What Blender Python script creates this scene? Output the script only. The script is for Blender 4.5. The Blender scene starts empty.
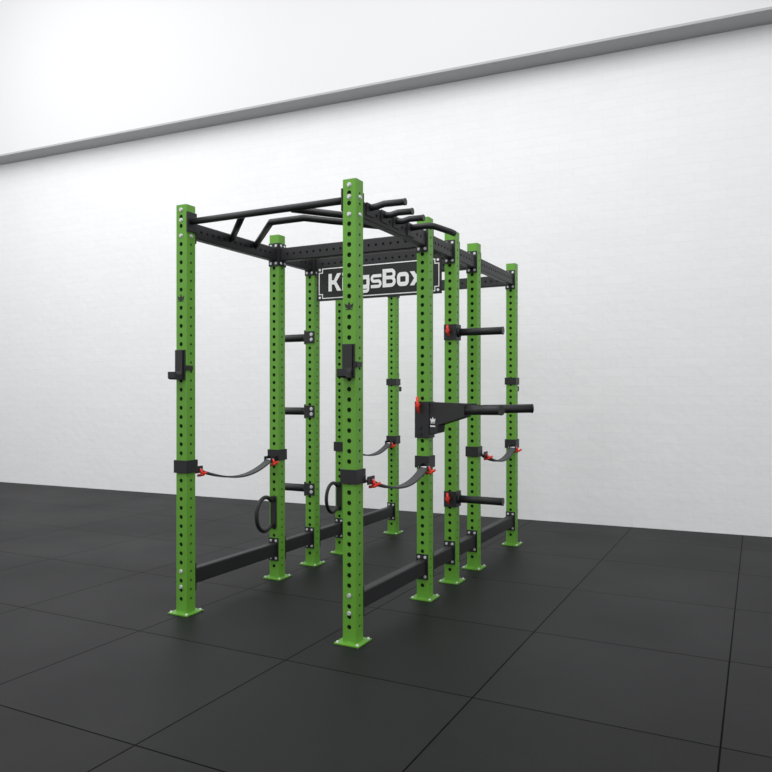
import bpy, bmesh, math
from mathutils import Vector, Matrix

scene = bpy.context.scene
scene.view_settings.view_transform = 'Standard'

# ---------------------------------------------------------------- camera
YAW = math.radians(27.0)
FWD = Vector((-math.sin(YAW), math.cos(YAW), 0))
RGT = Vector((math.cos(YAW), math.sin(YAW), 0))
CAMH = 1.215
CAM = RGT*0.161 - FWD*3.562
cd = bpy.data.cameras.new('camera')
cam = bpy.data.objects.new('camera', cd)
scene.collection.objects.link(cam)
cam.location = (CAM.x, CAM.y, CAMH)
cam.rotation_euler = (math.radians(90), 0, YAW)
cd.sensor_width = 36; cd.sensor_fit = 'HORIZONTAL'
cd.lens = 730/772*36
cd.shift_y = 7/772
cd.clip_start = 0.05
scene.camera = cam

# ---------------------------------------------------------------- materials
def mat(name, col, rough=0.5, metal=0.0, bump=0.0, bscale=200, var=0.0, spec=0.5):
    m = bpy.data.materials.new(name); m.use_nodes = True
    nt = m.node_tree; b = nt.nodes['Principled BSDF']
    b.inputs['Base Color'].default_value = (*col, 1)
    b.inputs['Roughness'].default_value = rough
    b.inputs['Metallic'].default_value = metal
    b.inputs['Specular IOR Level'].default_value = spec
    tc = nt.nodes.new('ShaderNodeTexCoord')
    n = nt.nodes.new('ShaderNodeTexNoise'); n.inputs['Scale'].default_value = bscale
    nt.links.new(tc.outputs['Object'], n.inputs['Vector'])
    if bump:
        bp = nt.nodes.new('ShaderNodeBump'); bp.inputs['Strength'].default_value = bump
        bp.inputs['Distance'].default_value = 0.001
        nt.links.new(n.outputs['Fac'], bp.inputs['Height'])
        nt.links.new(bp.outputs['Normal'], b.inputs['Normal'])
    if var:
        mp = nt.nodes.new('ShaderNodeMapRange')
        mp.inputs['To Min'].default_value = rough-var; mp.inputs['To Max'].default_value = rough+var
        nt.links.new(n.outputs['Fac'], mp.inputs['Value'])
        nt.links.new(mp.outputs['Result'], b.inputs['Roughness'])
    return m

GREEN = mat('green_powder_coat', (0.122, 0.345, 0.034), 0.45, bump=0.15, bscale=400, spec=0.4)
BLACK = mat('black_powder_coat', (0.012, 0.012, 0.014), 0.5, bump=0.3, bscale=500)
HOLE = mat('hole_shade_core', (0.006, 0.010, 0.005), 0.8, spec=0.2)  # near-black stands in for the shade inside the hollow tubes
STEEL = mat('zinc_steel', (0.66, 0.67, 0.69), 0.4, 0.5, var=0.05)
RED = mat('red_plastic', (0.75, 0.03, 0.015), 0.4)
STRAP = mat('grey_webbing', (0.06, 0.06, 0.066), 0.75, bump=0.6, bscale=300)
WHITE = mat('white_print', (0.85, 0.85, 0.85), 0.5)
PANEL = mat('sign_panel_black', (0.008, 0.008, 0.009), 0.55)
PLASTIC = mat('black_plastic', (0.010, 0.010, 0.011), 0.4)

# floor: rubber tiles
FL = bpy.data.materials.new('rubber_tile_floor'); FL.use_nodes = True
nt = FL.node_tree; b = nt.nodes['Principled BSDF']; L = nt.links.new
tc = nt.nodes.new('ShaderNodeTexCoord')
br = nt.nodes.new('ShaderNodeTexBrick')
br.offset = 0.0; br.squash = 1.0
br.inputs['Scale'].default_value = 1.0
br.inputs['Brick Width'].default_value = 0.9
br.inputs['Row Height'].default_value = 0.9
br.inputs['Mortar Size'].default_value = 0.0045
br.inputs['Mortar Smooth'].default_value = 0.5
br.inputs['Color1'].default_value = (0.0165, 0.0165, 0.0177, 1)
br.inputs['Color2'].default_value = (0.0125, 0.0125, 0.0135, 1)
br.inputs['Mortar'].default_value = (0.002, 0.002, 0.002, 1)
mp = nt.nodes.new('ShaderNodeMapping'); mp.inputs['Location'].default_value = (-1.646+9, 0.35+9, 0)
L(tc.outputs['Object'], mp.inputs['Vector']); L(mp.outputs['Vector'], br.inputs['Vector'])
ns = nt.nodes.new('ShaderNodeTexNoise'); ns.inputs['Scale'].default_value = 250
L(tc.outputs['Object'], ns.inputs['Vector'])
mx = nt.nodes.new('ShaderNodeMix'); mx.data_type = 'RGBA'; mx.blend_type = 'MULTIPLY'
mx.inputs[0].default_value = 0.35
L(br.outputs['Color'], mx.inputs[6]); L(ns.outputs['Fac'], mx.inputs[7])
L(mx.outputs[2], b.inputs['Base Color'])
b.inputs['Roughness'].default_value = 0.55
n2 = nt.nodes.new('ShaderNodeTexNoise'); n2.inputs['Scale'].default_value = 0.9; n2.inputs['Detail'].default_value = 4
L(tc.outputs['Object'], n2.inputs['Vector'])
mr = nt.nodes.new('ShaderNodeMapRange'); mr.inputs['To Min'].default_value = 0.42; mr.inputs['To Max'].default_value = 0.66
L(n2.outputs['Fac'], mr.inputs['Value']); L(mr.outputs['Result'], b.inputs['Roughness'])
m2 = nt.nodes.new('ShaderNodeMapRange'); m2.inputs['To Min'].default_value = 0.17; m2.inputs['To Max'].default_value = 0.02
L(br.outputs['Fac'], m2.inputs['Value']); L(m2.outputs['Result'], b.inputs['Specular IOR Level'])
bp = nt.nodes.new('ShaderNodeBump'); bp.inputs['Strength'].default_value = 0.3; bp.inputs['Distance'].default_value = 0.002
L(ns.outputs['Fac'], bp.inputs['Height']); L(bp.outputs['Normal'], b.inputs['Normal'])

# wall: white painted block
WL = bpy.data.materials.new('white_painted_wall'); WL.use_nodes = True
nt = WL.node_tree; b = nt.nodes['Principled BSDF']; L = nt.links.new
tc = nt.nodes.new('ShaderNodeTexCoord')
sx = nt.nodes.new('ShaderNodeSeparateXYZ'); cx = nt.nodes.new('ShaderNodeCombineXYZ')
L(tc.outputs['Object'], sx.inputs['Vector']); L(sx.outputs['X'], cx.inputs['X']); L(sx.outputs['Z'], cx.inputs['Y'])
br = nt.nodes.new('ShaderNodeTexBrick'); br.inputs['Scale'].default_value = 1
br.inputs['Brick Width'].default_value = 0.26; br.inputs['Row Height'].default_value = 0.085
br.inputs['Mortar Size'].default_value = 0.007; br.inputs['Mortar Smooth'].default_value = 1.0
br.inputs['Color1'].default_value = (0.855, 0.857, 0.865, 1); br.inputs['Color2'].default_value = (0.84, 0.842, 0.85, 1)
br.inputs['Mortar'].default_value = (0.820, 0.823, 0.832, 1)
L(cx.outputs['Vector'], br.inputs['Vector'])
nf = nt.nodes.new('ShaderNodeTexNoise'); nf.inputs['Scale'].default_value = 1.6; nf.inputs['Detail'].default_value = 8; nf.inputs['Roughness'].default_value = 0.65
L(tc.outputs['Object'], nf.inputs['Vector'])
cr = nt.nodes.new('ShaderNodeMapRange'); cr.inputs['From Min'].default_value = 0.3; cr.inputs['From Max'].default_value = 0.7
cr.inputs['To Min'].default_value = 0.980; cr.inputs['To Max'].default_value = 1.01
L(nf.outputs['Fac'], cr.inputs['Value'])
vm = nt.nodes.new('ShaderNodeVectorMath'); vm.operation = 'SCALE'
L(br.outputs['Color'], vm.inputs[0]); L(cr.outputs['Result'], vm.inputs['Scale'])
L(vm.outputs['Vector'], b.inputs['Base Color'])
ns = nt.nodes.new('ShaderNodeTexNoise'); ns.inputs['Scale'].default_value = 12; ns.inputs['Detail'].default_value = 6
L(tc.outputs['Object'], ns.inputs['Vector'])
bp = nt.nodes.new('ShaderNodeBump'); bp.inputs['Strength'].default_value = 0.2; bp.inputs['Distance'].default_value = 0.02
L(ns.outputs['Fac'], bp.inputs['Height']); L(bp.outputs['Normal'], b.inputs['Normal'])
b.inputs['Roughness'].default_value = 0.8
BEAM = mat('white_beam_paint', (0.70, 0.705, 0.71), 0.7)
SOFF = mat('soffit_shade_grey', (0.42, 0.425, 0.43), 0.7)  # shade under the white beam, put into a darker grey

# ---------------------------------------------------------------- mesh helpers
class MB:
    def __init__(s): s.v = []; s.f = []; s.m = []; s.mats = []; s.sm = []
    def mi(s, m):
        if m not in s.mats: s.mats.append(m)
        return s.mats.index(m)
    def poly(s, pts, m, smooth=False):
        i = len(s.v); s.v += [tuple(p) for p in pts]; s.f.append(list(range(i, i+len(pts)))); s.m.append(s.mi(m)); s.sm.append(smooth)
    def box(s, lo, hi, m, ch=0.0, mtx=None):
        bm = bmesh.new(); bmesh.ops.create_cube(bm, size=1)
        for v in bm.verts:
            v.co = Vector([lo[k]+(v.co[k]+0.5)*(hi[k]-lo[k]) for k in range(3)])
        if ch: bmesh.ops.bevel(bm, geom=bm.edges[:], offset=ch, segments=2, affect='EDGES', profile=0.7)
        if mtx: bmesh.ops.transform(bm, matrix=mtx, verts=bm.verts)
        s.add(bm, m, False); bm.free()
    def add(s, bm, m, smooth):
        bm.verts.index_update(); i = len(s.v); k = s.mi(m)
        s.v += [tuple(v.co) for v in bm.verts]
        for f in bm.faces:
            s.f.append([i+v.index for v in f.verts]); s.m.append(k); s.sm.append(smooth and len(f.verts) <= 4)
    def prism(s, outline, axis, a, b_, m, mtx=None):
        def P(u, v, w):
            if axis == 0: return (w, u, v)
            if axis == 1: return (u, w, v)
            return (u, v, w)
        bm = bmesh.new()
        A = [bm.verts.new(P(u, v, a)) for u, v in outline]
        B = [bm.verts.new(P(u, v, b_)) for u, v in outline]
        bm.faces.new(A); bm.faces.new(B[::-1])
        n = len(A)
        for i in range(n): bm.faces.new((A[i], A[(i+1) % n], B[(i+1) % n], B[i]))
        bmesh.ops.recalc_face_normals(bm, faces=bm.faces[:])
        if mtx: bmesh.ops.transform(bm, matrix=mtx, verts=bm.verts)
        s.add(bm, m, False); bm.free()
    def tube(s, pts, r, m, seg=16, cap=True, closed=False):
        pts = [Vector(p) for p in pts]; n = len(pts); bm = bmesh.new(); rings = []
        tan = []
        for i in range(n):
            if closed: a = pts[i]-pts[i-1]; b_ = pts[(i+1) % n]-pts[i]
            else:
                a = pts[i]-pts[i-1] if i else pts[1]-pts[0]
                b_ = pts[i+1]-pts[i] if i < n-1 else a
            a = a.normalized(); b_ = b_.normalized(); tan.append(((a+b_).normalized(), max(0.4, math.sqrt((1+a.dot(b_))/2)), (b_-a)))
        t0 = tan[0][0]; up = Vector((0, 0, 1)) if abs(t0.z) < 0.9 else Vector((0, 1, 0))
        u = (up - t0*up.dot(t0)).normalized()
        for i in range(n):
            t, c, bend = tan[i]
            u = (u - t*u.dot(t)).normalized(); w = t.cross(u)
            ring = []
            for k in range(seg):
                a = 2*math.pi*k/seg; off = (u*math.cos(a)+w*math.sin(a))*r
                if bend.length > 1e-4:
                    bd = bend.normalized(); off = off + bd*off.dot(bd)*(1/c-1)
                ring.append(bm.verts.new(pts[i]+off))
            rings.append(ring)
        R = n if closed else n-1
        for i in range(R):
            A = rings[i]; B = rings[(i+1) % n]
            for k in range(seg): bm.faces.new((A[k], A[(k+1) % seg], B[(k+1) % seg], B[k]))
        if cap and not closed:
            bm.faces.new(rings[0]); bm.faces.new(rings[-1])
        bmesh.ops.recalc_face_normals(bm, faces=bm.faces[:])
        s.add(bm, m, True); bm.free()
    def bolt(s, p, axis, sign, m=None, r=0.0095, h=0.007):
        d = Vector((0, 0, 0)); d[axis] = sign
        s.tube([Vector(p)-d*0.003, Vector(p)+d*0.002], r*1.3, m or STEEL, 16)
        s.tube([Vector(p)-d*0.003, Vector(p)+d*h], r, m or STEEL, 6)
    def mesh(s, name):
        me = bpy.data.meshes.new(name); me.from_pydata(s.v, [], s.f)
        for m in s.mats: me.materials.append(m)
        me.polygons.foreach_set('material_index', s.m); me.polygons.foreach_set('use_smooth', s.sm)
        me.update(); return me

def obj(name, me, loc=(0, 0, 0), parent=None, rot=(0, 0, 0)):
    o = bpy.data.objects.new(name, me); scene.collection.objects.link(o)
    o.location = loc; o.rotation_euler = rot
    if parent: o.parent = parent
    return o
def thing(o, label, cat, group=None):
    o['label'] = label; o['category'] = cat
    if group: o['group'] = group
    return o
def structure(o): o['kind'] = 'structure'; return o

W = 0.076
def perforated(L, base, wx=W, wy=W, r=0.0118, r2=None, cell=0.05, ch=0.005, faces=(0, 1, 2, 3), first=0.075):
    """square tube along local Z from 0..L, round holes r in the Y faces and r2 in the X faces"""
    b = MB()
    hx, hy = wx/2, wy/2
    r2 = r2 or r
    fr = [(Vector((0, -1, 0)), Vector((1, 0, 0)), hx, hy), (Vector((1, 0, 0)), Vector((0, 1, 0)), hy, hx),
          (Vector((0, 1, 0)), Vector((-1, 0, 0)), hx, hy), (Vector((-1, 0, 0)), Vector((0, -1, 0)), hy, hx)]
    zc = []
    z = first
    while z < L-0.03: zc.append(z); z += cell
    Z = Vector((0, 0, 1))
    for k, (n, t, hw, off) in enumerate(fr):
        a = hw-ch
        O = n*off
        n2, t2, hw2, off2 = fr[(k+1) % 4]
        p = O+t*a; q = n2*off2-t2*(hw2-ch)
        b.poly([p, q, q+Z*L, p+Z*L], base)
        if k not in faces:
            b.poly([O-t*a, O+t*a, O+t*a+Z*L, O-t*a+Z*L], base); continue
        lo = zc[0]-cell/2; hi = zc[-1]+cell/2
        b.poly([O-t*a, O+t*a, O+t*a+Z*lo, O-t*a+Z*lo], base)
        b.poly([O-t*a+Z*hi, O+t*a+Z*hi, O+t*a+Z*L, O-t*a+Z*L], base)
        N = 16; rr = r if k % 2 == 0 else r2
        for zz in zc:
            h = cell/2; out = []
            cs = [(-a, -h), (a, -h), (a, h), (-a, h)]
            for c in range(4):
                x0, y0 = cs[c]; x1, y1 = cs[(c+1) % 4]
                for j in range(4): out.append((x0+(x1-x0)*j/4, y0+(y1-y0)*j/4))
            inn = [(rr*math.cos(math.radians(225+22.5*j)), rr*math.sin(math.radians(225+22.5*j))) for j in range(N)]
            PO = [O+t*x+Z*(zz+y) for x, y in out]; PI = [O+t*x+Z*(zz+y) for x, y in inn]
            PD = [q_-n*0.004 for q_ in PI]
            for j in range(N):
                j2 = (j+1) % N
                b.poly([PO[j], PO[j2], PI[j2], PI[j]], base)
                b.poly([PI[j], PI[j2], PD[j2], PD[j]], base)
    b.box((-hx+0.004, -hy+0.004, 0.004), (hx-0.004, hy-0.004, L-0.004), HOLE)  # added dark core, paints the tube interior's shade behind the holes
    for zz, s in ((0, -1), (L, 1)):
        P = [Vector((x, y, zz)) for x, y in [(-hx+ch, -hy), (hx-ch, -hy), (hx, -hy+ch), (hx, hy-ch), (hx-ch, hy), (-hx+ch, hy), (-hx, hy-ch), (-hx, -hy+ch)]]
        b.poly(P if s > 0 else P[::-1], base)
    return b

def crown(b, c, U, V, N, s, m):
    c = Vector(c)+N*0.0008
    def P(u, v): return c+U*(u*s)+V*(v*s)
    b.poly([P(-.38, -.42), P(.38, -.42), P(.38, -.32), P(-.38, -.32)], m)
    for pts in ([(-.38, -.24), (-.05, -.24), (-.18, .05), (-.5, .22)], [(.38, -.24), (.5, .22), (.18, .05), (.05, -.24)],
                [(-.05, -.24), (.05, -.24), (.18, .05), (0, .42), (-.18, .05)]):
        b.poly([P(u, v) for u, v in pts], m)

# ---------------------------------------------------------------- room
def cw(cx_, d): return CAM + RGT*cx_ + FWD*d
A = cw(-5.242, 9.966); B = cw(3.24, 6.16)
dirw = (B-A).normalized(); ang = math.atan2(dirw.y, dirw.x)
wall_len = (B-A).length
mb = MB(); mb.box((-6, 0, -0.05), (wall_len+5, 0.2, 6.6), WL)
wall = structure(obj('wall_back', mb.mesh('wall_back'), (A.x, A.y, 0), rot=(0, 0, ang)))
mb = MB(); mb.box((-6, -0.26, 4.352), (wall_len+5, 0.0, 6.6), BEAM); mb.box((-6, -0.262, 4.33), (wall_len+5, 0.0, 4.352), SOFF)  # beam, then bottom strip with the underside shade painted in
structure(obj('trim_1', mb.mesh('trim_1'), (A.x, A.y, 0), rot=(0, 0, ang)))
mb = MB(); mb.box((-14, -9, -0.05), (10, 12, 0), FL)
structure(obj('floor', mb.mesh('floor')))

# ---------------------------------------------------------------- rack
H = 2.25; XL = -1.064
S = [0.0, 0.864, 1.293, 1.703, 2.584]
rack = bpy.data.objects.new('power_rack', None); scene.collection.objects.link(rack)
rack.location = (XL/2, S[-1]/2, 0)
ORG = Vector(rack.location)
thing(rack, 'tall green and black steel power rack standing on rubber floor', 'power rack')
def rl(p): return Vector(p)-ORG

up_me = perforated(H-0.008, GREEN, r2=.0075).mesh('upright')
def front_upright(ez):
    b = perforated(H-0.008, GREEN, r2=.0075)
    crown(b, (0, -W/2, ez), Vector((1, 0, 0)), Vector((0, 0, 1)), Vector((0, -1, 0)), 0.05, PLASTIC)
    for z in (0.15, 0.235, 2.08, 2.165, 2.222): b.bolt((0, -W/2, z-0.008), 1, -1, r=.009)
    for z in (2.08, 2.165): b.bolt((W/2, 0, z-0.008), 0, 1, r=.009)
    return b.mesh('upright_front')
fr_r = front_upright(1.63); fr_l = front_upright(1.73)
mb = MB(); mb.box((-0.068, -0.068, 0), (0.068, 0.068, 0.008), GREEN, 0.002)
for sx_ in (-.055, .055):
    for sy_ in (-.055, .055): mb.bolt((sx_, sy_, 0.008), 2, 1, r=0.006)
for s_, e_ in (((-.03, -W/2), (.03, -W/2)),): mb.tube([(s_[0], s_[1], .009), (e_[0], e_[1], .009)], 0.004, GREEN, 8)
bp_me = mb.mesh('base_plate')
for i, s in enumerate(S):
    for X in (XL, 0.0):
        me = up_me if i else (fr_l if X < -0.5 else fr_r)
        u = obj('upright', me, rl((X, s, 0.008)), rack)
        u['label'] = 'green square steel upright with round holes'
        obj('base_plate', bp_me, (0, 0, -0.008), u)

def flange_mesh(name, zt=0.15):
    b = MB(); b.box((-W/2, -0.006, -zt/2), (W/2, 0.0, zt/2), BLACK, 0.0015)
    for z in (-zt/2+0.018, zt/2-0.018):
        for x in (-0.02, 0.02): b.bolt((x, -0.006, z), 1, -1, r=0.007, h=0.005)
    return b.mesh(name)
fl_me = flange_mesh('flange')
BH = 0.085; BT = 0.05
beam_cache = {}
def crossmember(p, q, holes=True):
    p = Vector(p); q = Vector(q); L = (q-p).length
    key = (round(L, 3), holes)
    if key not in beam_cache:
        beam_cache[key] = perforated(L, BLACK, wx=BT, wy=BH, r=0.0085, first=0.06, faces=(1, 3) if holes else ()).mesh('crossmember')
    d = (q-p).normalized()
    X = Vector((0, 0, 1)).cross(d).normalized()
    M = Matrix((X, d.cross(X), d)).transposed()
    o = obj('crossmember', beam_cache[key], rl(p), rack)
    o.rotation_euler = M.to_euler(); o['label'] = 'black steel crossmember'
    for e, sgn in ((p, -1), (q, 1)):
        f = bpy.data.objects.new('flange', fl_me); scene.collection.objects.link(f); f.parent = o
        y = d*sgn; x = y.cross(Vector((0, 0, 1))); R = Matrix((x, y, Vector((0, 0, 1)))).transposed()
        Rl = M.transposed() @ R
        f.matrix_local = Matrix.Translation(M.transposed() @ (e-p)) @ Rl.to_4x4()
    return o
h = W/2
for X in (XL, 0.0):
    for i in range(4):
        for z in (0.193, 2.12):
            crossmember((X, S[i]+h, z), (X, S[i+1]-h, z), z > 1)
for s in S[1:]:
    crossmember((XL+h, s, 2.12), (-h, s, 2.12))

# pull-up bars
ZP = 2.16; r = 0.018
b = MB(); b.tube([(XL+h, 0, ZP), (-h, 0, ZP)], r, BLACK)
for x, s_ in ((XL+h, 1), (-h, -1)): b.box((min(x, x+s_*.008), -h, ZP-.06), (max(x, x+s_*.008), h, ZP+.05), BLACK, .002)
me = b.mesh('pull_up_bar'); me.transform(Matrix.Translation(-ORG)); obj('pull_up_bar', me, parent=rack)
Xi = BT/2
b = MB()
b.tube([(XL+Xi, .37, ZP-.02), (-.69, .02, ZP)], r, BLACK)
b.tube([(-Xi, .37, ZP-.02), (-.375, .02, ZP)], r, BLACK)
b.tube([(XL+Xi, .60, ZP-.02), (-.64, .21, ZP), (-.424, .21, ZP), (-Xi, .60, ZP-.02)], r, BLACK)
me = b.mesh('multi_grip_bar'); me.transform(Matrix.Translation(-ORG)); obj('multi_grip_bar', me, parent=rack)
for y, x1, dz in ((.17, .20, .004), (.33, .165, -.004), (.47, .165, -.008)):
    b = MB()
    b.tube([(Xi-.01, y-.05, ZP-.02), (.06, y-.035, ZP-.015+dz), (.09, y-.01, ZP+dz), (x1, y, ZP+dz)], .0165, BLACK, 20)
    b.tube([(x1-.004, y, ZP+dz), (x1+.004, y, ZP+dz)], .018, PLASTIC, 20)
    b.box((Xi, y-.085, ZP-.06), (Xi+.006, y-.015, ZP+.003), BLACK, .0015)
    me = b.mesh('grip_handle'); me.transform(Matrix.Translation(-ORG)); obj('grip_handle', me, parent=rack)
b = MB(); b.tube([(Xi-.01, .605, ZP-.02), (.12, .62, ZP-.015), (.15, .645, ZP-.015), (.19, .80, ZP-.02), (.20, .83, ZP-.025)], .0175, BLACK)
b.box((Xi, .56, ZP-.07), (Xi+.008, .65, ZP+.003), BLACK, .002)
me = b.mesh('side_grip_bar'); me.transform(Matrix.Translation(-ORG)); obj('side_grip_bar', me, parent=rack)

# sign
x0, x1, z0, z1 = -1.0, -.055, 1.858, 2.10
YS = 1.250
def notched(x0, x1, z0, z1, c):
    return [(x0+c, z0), (x1-c, z0), (x1-c, z0+c), (x1, z0+c), (x1, z1-c), (x1-c, z1-c), (x1-c, z1), (x0+c, z1), (x0+c, z1-c), (x0, z1-c), (x0, z0+c), (x0+c, z0+c)]
b = MB(); b.prism([(x0, z0), (x1, z0), (x1, z1), (x0, z1)], 1, YS, YS+.006, PANEL)
for x in (x0+.05, x1-.05): b.box((x-.02, YS+.006, z1-.06), (x+.02, YS+.03, z1+.0), BLACK)
me = b.mesh('sign'); me.transform(Matrix.Translation(-ORG)); sign = obj('sign', me, parent=rack); sign['label'] = 'black panel sign with white border and lettering'
b = MB()
def ring(o, i, m):
    n = len(o)
    for k in range(n):
        a, c = o[k], o[(k+1) % n]; d, e = i[k], i[(k+1) % n]
        b.poly([(a[0], YS-.001, a[1]), (c[0], YS-.001, c[1]), (e[0], YS-.001, e[1]), (d[0], YS-.001, d[1])], m)
g = .015; c = .028; t = .0065
def notched_in(x0, x1, z0, z1, c, t):
    a = c
    return [(x0+a+t, z0+t), (x1-a-t, z0+t), (x1-a-t, z0+a+t), (x1-t, z0+a+t), (x1-t, z1-a-t), (x1-a-t, z1-a-t), (x1-a-t, z1-t), (x0+a+t, z1-t), (x0+a+t, z1-a-t), (x0+t, z1-a-t), (x0+t, z0+a+t), (x0+a+t, z0+a+t)]
ring(notched(x0+g, x1-g, z0+g, z1-g, c), notched_in(x0+g, x1-g, z0+g, z1-g, c, t), WHITE)
for x in (x0+.024, x1-.024):
    for z in (z0+.024, z1-.024): b.tube([(x, YS-.003, z), (x, YS, z)], .009, WHITE, 12)
me = b.mesh('sign_border'); me.transform(Matrix.Translation(-ORG)); obj('sign_border', me, parent=sign)

# custom wide squared lettering, strokes with thickness T (unit = cap height)
T = .23
def stroke(pts, closed=False, w=T):
    P = [Vector(p) for p in pts]; P2 = []
    for p in P:
        if not P2 or (p-P2[-1]).length > 1e-4: P2.append(p)
    P = P2; n = len(P); lft = []; rgt = []
    for i in range(n):
        if closed: a = (P[i]-P[i-1]).normalized(); c = (P[(i+1) % n]-P[i]).normalized()
        else:
            a = (P[i]-P[i-1]).normalized() if i else (P[1]-P[0]).normalized()
            c = (P[i+1]-P[i]).normalized() if i < n-1 else a
        na = Vector((-a.y, a.x)); nc = Vector((-c.y, c.x)); m_ = (na+nc).normalized(); k = w/2/max(.5, m_.dot(na))
        lft.append(P[i]+m_*k); rgt.append(P[i]-m_*k)
    q = []
    for i in range(n if closed else n-1):
        j = (i+1) % n; q.append([rgt[i], rgt[j], lft[j], lft[i]])
    return q
def rrect(x0, y0, x1, y1, r=.16):
    p = []
    for cx_, cy_, a0 in ((x1-r, y1-r, 0), (x0+r, y1-r, 90), (x0+r, y0+r, 180), (x1-r, y0+r, 270)):
        for k in range(5): a = math.radians(a0+22.5*k); p.append((cx_+r*math.cos(a), cy_+r*math.sin(a)))
    return p
e = T/2; XH = .76
def arc(cx_, cy_, r_, a0, a1, n=5): return [(cx_+r_*math.cos(math.radians(a0+(a1-a0)*k/(n-1))), cy_+r_*math.sin(math.radians(a0+(a1-a0)*k/(n-1)))) for k in range(n)]
glyph = {}
VV = lambda qs: [[Vector(p) for p in q] for q in qs]
glyph['K'] = (1.0, stroke([(.13, 0), (.13, 1)], w=.26)+VV(([(.30, .44), (.55, .44), (.98, 1), (.66, 1)], [(.34, .56), (.55, .60), (1.0, 0), (.67, 0)], [(.25, .38), (.5, .38), (.5, .62), (.25, .62)])))
glyph['i'] = (.24, stroke([(.12, 0), (.12, XH-.02)], w=.24)+stroke([(.12, .83), (.12, 1.0)], w=.24))
glyph['n'] = (.84, stroke([(e, 0), (e, XH)])+stroke([(e, XH-e)]+arc(.84-e-.16, XH-e-.16, .16, 90, 0)+[(.84-e, 0)]))
glyph['g'] = (.84, stroke(rrect(e, e, .84-e, XH-e), True)+stroke([(.84-e, XH)]+arc(.84-e-.12, -.14+.12, .12, 0, -90)+[(.08, -.14)], w=.18))
sw = .175; c1 = XH-sw/2; c3 = sw/2; c2 = (c1+c3)/2; rr = (c1-c2)/2
glyph['s'] = (.80, stroke([(.78, c1), (rr+sw/2, c1)]+arc(rr+sw/2, c1-rr, rr, 90, 270, 9)+arc(.80-rr-sw/2, c2-rr, rr, 90, -90, 9)+[(.02, c3)], w=sw))
glyph['B'] = (.96, stroke([(0, 1-.1), (.60, 1-.1)]+arc(.90-.1-.16, .9-.19, .19, 90, -90, 9)+[(.1, .52)], w=.2)+stroke([(.1, .50), (.66, .50)]+arc(.96-.11-.2, .1+.2, .2, 90, -90, 9)+[(0, .1)], w=.2)+stroke([(.13, .02), (.13, .98)], w=.26))
glyph['o'] = (.84, stroke(rrect(e, e, .84-e, XH-e), True))
glyph['x'] = (.90, VV(([(0, 0), (.31, 0), (.90, XH), (.59, XH)], [(.59, 0), (.90, 0), (.31, XH), (0, XH)])))
word = 'KingsBox'; gap = .07
tot = sum(glyph[ch_][0] for ch_ in word)+gap*(len(word)-1)
CAP = .122; sxx = .720/tot; xx = -.905; zb = 1.922
b = MB(); nq = 0
for gi, ch_ in enumerate(word):
    w_, qs = glyph[ch_]
    for q in qs:
        nq += 1
        dy = (nq % 40)*.00008
        pts = [(xx+p.x*sxx, YS-.0015-dy, zb+p.y*CAP) for p in q]
        b.poly(pts, WHITE)
    xx += (w_+gap)*sxx
me = b.mesh('sign_lettering'); me.transform(Matrix.Translation(-ORG)); tobj = obj('sign_lettering', me, parent=sign); tobj['label'] = 'white bold lettering'

# ---------------------------------------------------------------- attachments
def pin_mesh(k=1.0):
    b = MB(); b.tube([(0, .004, 0), (0, -.03, 0)], .008, RED, 12)
    b.tube([(0.004*k, -.024, -.034*k), (0, -.03, 0), (-0.004*k, -.024, .034*k)], .0075*min(k, 1.15), RED, 10)
    b.tube([(0, -.026, 0), (0, -.036, 0)], .013, RED, 14)
    return b.mesh('locking_pin')
pin_me = pin_mesh(); pin_big = pin_mesh(1.35)
def pin(parent, loc, rot=(0, 0, 0), me=None):
    p = obj('locking_pin', me or pin_me, loc, parent, rot); p['label'] = 'red plastic locking pin'; return p

def jmesh(wrap):
    b = MB()
    b.box((-.034, -.010, -.082), (.034, 0, .082), BLACK, .002)
    if wrap:   # band around the whole post
        b.box((h, -.010, -.028), (h+.008, W+.008, .028), BLACK, .001); b.box((-h-.008, -.010, -.028), (-h, W+.008, .028), BLACK, .001)
        b.box((-h-.008, W, -.028), (h+.008, W+.008, .028), BLACK, .001); b.box((-h-.008, -.010, -.028), (h+.008, 0, .028), BLACK, .001)
    else:
        b.box((.039, -.010, -.03), (.046, .045, -.004), BLACK, .001); b.box((.030, -.010, -.03), (.046, -.002, -.004), BLACK, .001)
    b.box((-.026, -.020, -.055), (.026, -.010, .078), PLASTIC, .002)
    b.prism([(-.010, -.082), (-.064, -.082), (-.076, -.074), (-.076, -.040), (-.066, -.040), (-.062, -.058), (-.026, -.058), (-.020, -.035), (-.010, -.035)], 0, -.024, .024, BLACK)
    return b.mesh('j_hook')
j_me = jmesh(False); j_wr = jmesh(True)
b = MB(); b.box((-.0245, -.061, -.058), (.0245, -.022, -.053), PLASTIC, .001)
jp_me = b.mesh('liner')
def jhook(X, Y, z, rot, lab, me):
    o = obj('j_hook', me, (X, Y, z), rot=(0, 0, rot)); thing(o, lab, 'barbell hook', 'barbell hooks on the rack')
    obj('liner', jp_me, parent=o)
jhook(XL, -h, 1.37, 0, 'black steel barbell hook on the green front upright', j_me)
jhook(0, -h, 1.37, 0, 'black steel barbell hook on the green front upright', j_me)
jhook(XL, S[4]+h, 1.31, math.pi, 'black steel barbell hook wrapped around the rear green upright', j_wr)
jhook(0, S[4]+h, 1.31, math.pi, 'black steel barbell hook wrapped around the rear green upright', j_wr)

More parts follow.
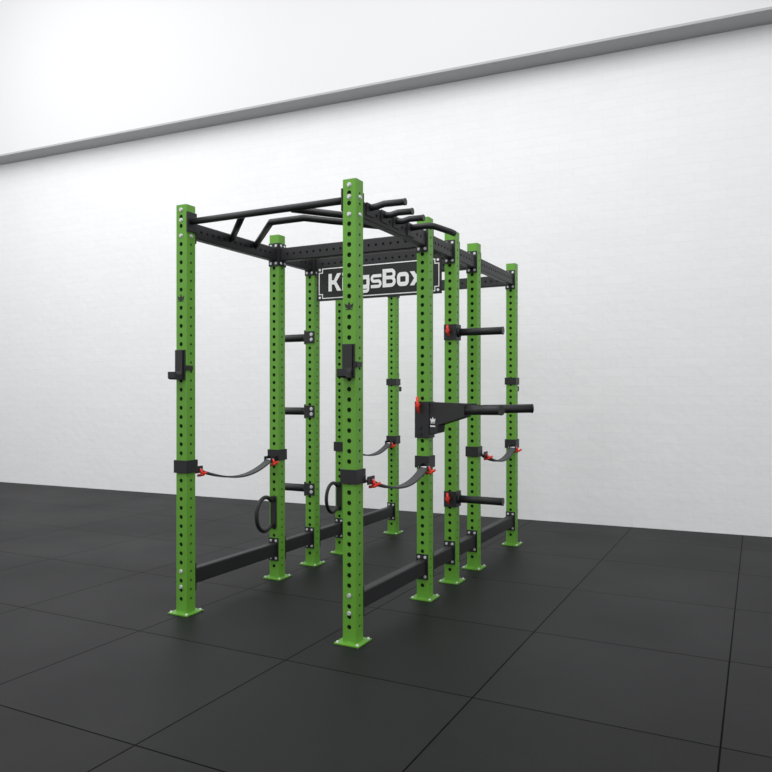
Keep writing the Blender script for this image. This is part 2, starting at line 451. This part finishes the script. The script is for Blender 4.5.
def strap(X, ya, yb, z, off, flip, lab):
    e = bpy.data.objects.new('safety_strap', None); scene.collection.objects.link(e); e.location = (X, (ya+yb)/2, z-.1)
    thing(e, lab, 'safety strap', 'safety straps between the uprights')
    O = Vector(e.location)
    for y, s_ in ((ya, 1), (yb, -1)):
        b = MB(); t = .008; k = h
        b.box((-k-t, -k-t, -.035), (k+t, -k, .035), BLACK, .002); b.box((-k-t, k, -.035), (k+t, k+t, .035), BLACK, .002)
        b.box((k, -k, -.035), (k+t, k, .035), BLACK, .001); b.box((-k-t, -k, -.035), (-k, k, .035), BLACK, .001)
        ya_, yb_ = sorted((s_*k, s_*(k+.07)))
        b.box((off-.028, ya_, -.045), (off-.022, yb_, -.005), BLACK, .001); b.box((off+.022, ya_, -.045), (off+.028, yb_, -.005), BLACK, .001)
        b.tube([(off-.036, s_*(k+.05), -.027), (off+.034, s_*(k+.05), -.027)], .007, STEEL, 12)
        br_ = obj('bracket', b.mesh('bracket'), Vector((X, y, z))-O, e)
        p = pin(br_, (off+.03, s_*(k+.05), -.027), (0, 0, math.pi/2)); p.rotation_euler = (math.radians(70), 0, math.pi/2)
    n = 24; bm = MB(); a0 = ya+h+.05; a1 = yb-h-.05; top = []
    for i in range(n+1):
        u = i/n; y = a0+(a1-a0)*u; zz = z-.027-0.075*4*u*(1-u)*(1-.15*math.cos(math.pi*u))
        top.append(Vector((X+off, y, zz+.004))-O)
    wv = Vector((.026, 0, 0)); dn = Vector((0, 0, -.010))
    for i in range(n):
        p, q = top[i], top[i+1]
        bm.poly([p-wv, p+wv, q+wv, q-wv], STRAP, True); bm.poly([p-wv+dn, q-wv+dn, q+wv+dn, p+wv+dn], STRAP, True)
        bm.poly([p-wv, q-wv, q-wv+dn, p-wv+dn], STRAP); bm.poly([p+wv, p+wv+dn, q+wv+dn, q+wv], STRAP)
    w_ = obj('webbing', bm.mesh('webbing'), parent=e); w_['label'] = 'sagging grey webbing band'
strap(XL, S[0], S[1], .81, .0, 0, 'sagging grey safety strap between front uprights with red pins')
strap(0, S[0], S[1], .81, .035, 0, 'sagging grey safety strap between front uprights with red pins')
strap(XL, S[3], S[4], .81, .0, 0, 'sagging grey safety strap between rear uprights with red pins')
strap(0, S[3], S[4], .81, .035, 0, 'sagging grey safety strap between rear uprights with red pins')

def peg(X, Y, z, sgn, redpin):
    e = bpy.data.objects.new('storage_peg', None); scene.collection.objects.link(e); e.location = (X, Y, z)
    thing(e, 'black storage peg with red pin on green upright' if redpin else 'black storage peg bolted on green upright', 'weight plate peg', 'plate storage pegs on the rack')
    b = MB(); x_ = sorted((sgn*h, sgn*(h+.008)))
    b.box((x_[0], -.042, -.05), (x_[1], .042, .05), BLACK, .002)
    if redpin: b.box((-h, -h-.008, -.05), (h+.006, -h, .05), BLACK, .002)
    else:
        b.box((-h-.006, -h-.008, -.042), (h+.004, -h, .042), BLACK, .002)
        b.bolt((.018, -h-.008, .018), 1, -1); b.bolt((.018, -h-.008, -.018), 1, -1)
    obj('bracket', b.mesh('bracket'), parent=e)
    R = .024 if redpin else .027
    b = MB(); b.tube([(sgn*(h+.006), 0, 0), (sgn*(h+.30), 0, 0)], R, BLACK, 24)
    b.tube([(sgn*(h+.298), 0, 0), (sgn*(h+.306), 0, 0)], R+.0015, PLASTIC, 24)
    b.tube([(sgn*(h+.004), 0, 0), (sgn*(h+.02), 0, 0)], R+.007, BLACK, 24)
    obj('peg', b.mesh('peg'), parent=e)
    if redpin: pin(e, (0.0, -h-.008, .008))
for z in (.535, 1.085, 1.61): peg(XL, S[2], z, -1, False)
for z in (.535, 1.605): peg(0, S[2], z, 1, True)

for s in (S[1], S[3]):
    b = MB()
    cy, R = -h-.095, .108
    pts = []
    for k in range(0, 33):
        a = math.radians(50+260*k/32); pts.append((0, cy+R*math.cos(a)*.85, R*math.sin(a)))
    b.tube([(0, -h, pts[0][2])]+pts+[(0, -h, pts[-1][2])], .013, BLACK, 12)
    b.box((-.022, -h-.008, -.105), (.022, -h, .105), BLACK, .002)
    o = obj('ring_handle', b.mesh('ring_handle'), (XL, s, .435))
    thing(o, 'black round tube handle bolted low on green upright', 'handle', 'round handles low on the rack')

# dip station
e = bpy.data.objects.new('dip_station', None); scene.collection.objects.link(e); e.location = (0, S[1], 1.05)
thing(e, 'black V-shaped dip bar attachment with red pin and white emblem', 'dip bar')
b = MB(); t = .008
b.box((-h-t, -h-t, -.10), (h+t, -h, .115), BLACK, .002)
b.box((h, -h, -.10), (h+t, h, .115), BLACK, .002)
b.box((-h-t, h, .04), (h+t, h+t, .10), BLACK, .002)
for z in (-.075, -.04): b.bolt((-.01, -h-t, z), 1, -1, BLACK)
obj('mount', b.mesh('mount'), parent=e)
for (ex, ey, nm) in ((.545, -.235, 0), (.56, .31, 1)):
    b = MB(); p0 = Vector((h+t, -.012 if nm == 0 else .012, .07)); p1 = Vector((ex, ey, .073)); d = (p1-p0); L_ = d.length; d.normalize()
    yaw = math.atan2(d.y, d.x); M = Matrix.Translation(p0) @ Matrix.Rotation(yaw, 4, 'Z')
    if nm == 0:
        b.prism([(-.002, -.150), (.082, -.132), (.088, -.090), (.30, -.036), (.30, .036), (-.002, .042)], 1, -.028, .028, BLACK, M)
    else:
        b.box((-.002, -.026, -.03), (.26, .026, .033), BLACK, .003, M)
    b.tube([M @ Vector((.25, 0, -.002)), p1], .026, BLACK, 24); b.tube([p1-d*.004, p1+d*.004], .0275, PLASTIC, 24)
    a = obj('dip_arm', b.mesh('dip_arm'), parent=e)
    if nm == 0:
        b = MB(); R3 = M.to_3x3()
        crown(b, M @ Vector((.045, -.0285, -.062)), R3 @ Vector((1, 0, 0)), Vector((0, 0, 1)), R3 @ Vector((0, -1, 0)), .046, WHITE)
        U_ = R3 @ Vector((1, 0, 0)); C0 = M @ Vector((.045, -.0295, -.098)); Zv = Vector((0, 0, 1))
        b.poly([C0-U_*.022-Zv*.004, C0+U_*.022-Zv*.004, C0+U_*.022+Zv*.004, C0-U_*.022+Zv*.004], WHITE)
        c_ = obj('emblem', b.mesh('emblem'), parent=a); c_['label'] = 'white crown emblem'
pin(e, (-.014, -h-t, .095), me=pin_big)

# ---------------------------------------------------------------- light
w = bpy.data.worlds.new('world'); scene.world = w; w.use_nodes = True
bg = w.node_tree.nodes['Background']; bg.inputs['Color'].default_value = (0.985, 0.988, 1.0, 1); bg.inputs['Strength'].default_value = 0.93
def area(name, loc, target, size, power, sy=None):
    l = bpy.data.lights.new(name, 'AREA'); l.shape = 'RECTANGLE'; l.size = size; l.size_y = sy or size; l.energy = power
    o = bpy.data.objects.new(name, l); scene.collection.objects.link(o); o.location = loc
    o.rotation_euler = (Vector(target)-Vector(loc)).to_track_quat('-Z', 'Y').to_euler()
area('ceiling_light', (0.0, -1.0, 5.5), (0.3, 3.0, 0.4), 4, 150)
area('ceiling_light', (-5.5, 0.0, 5.2), (-5, 6, 0.6), 4, 110)
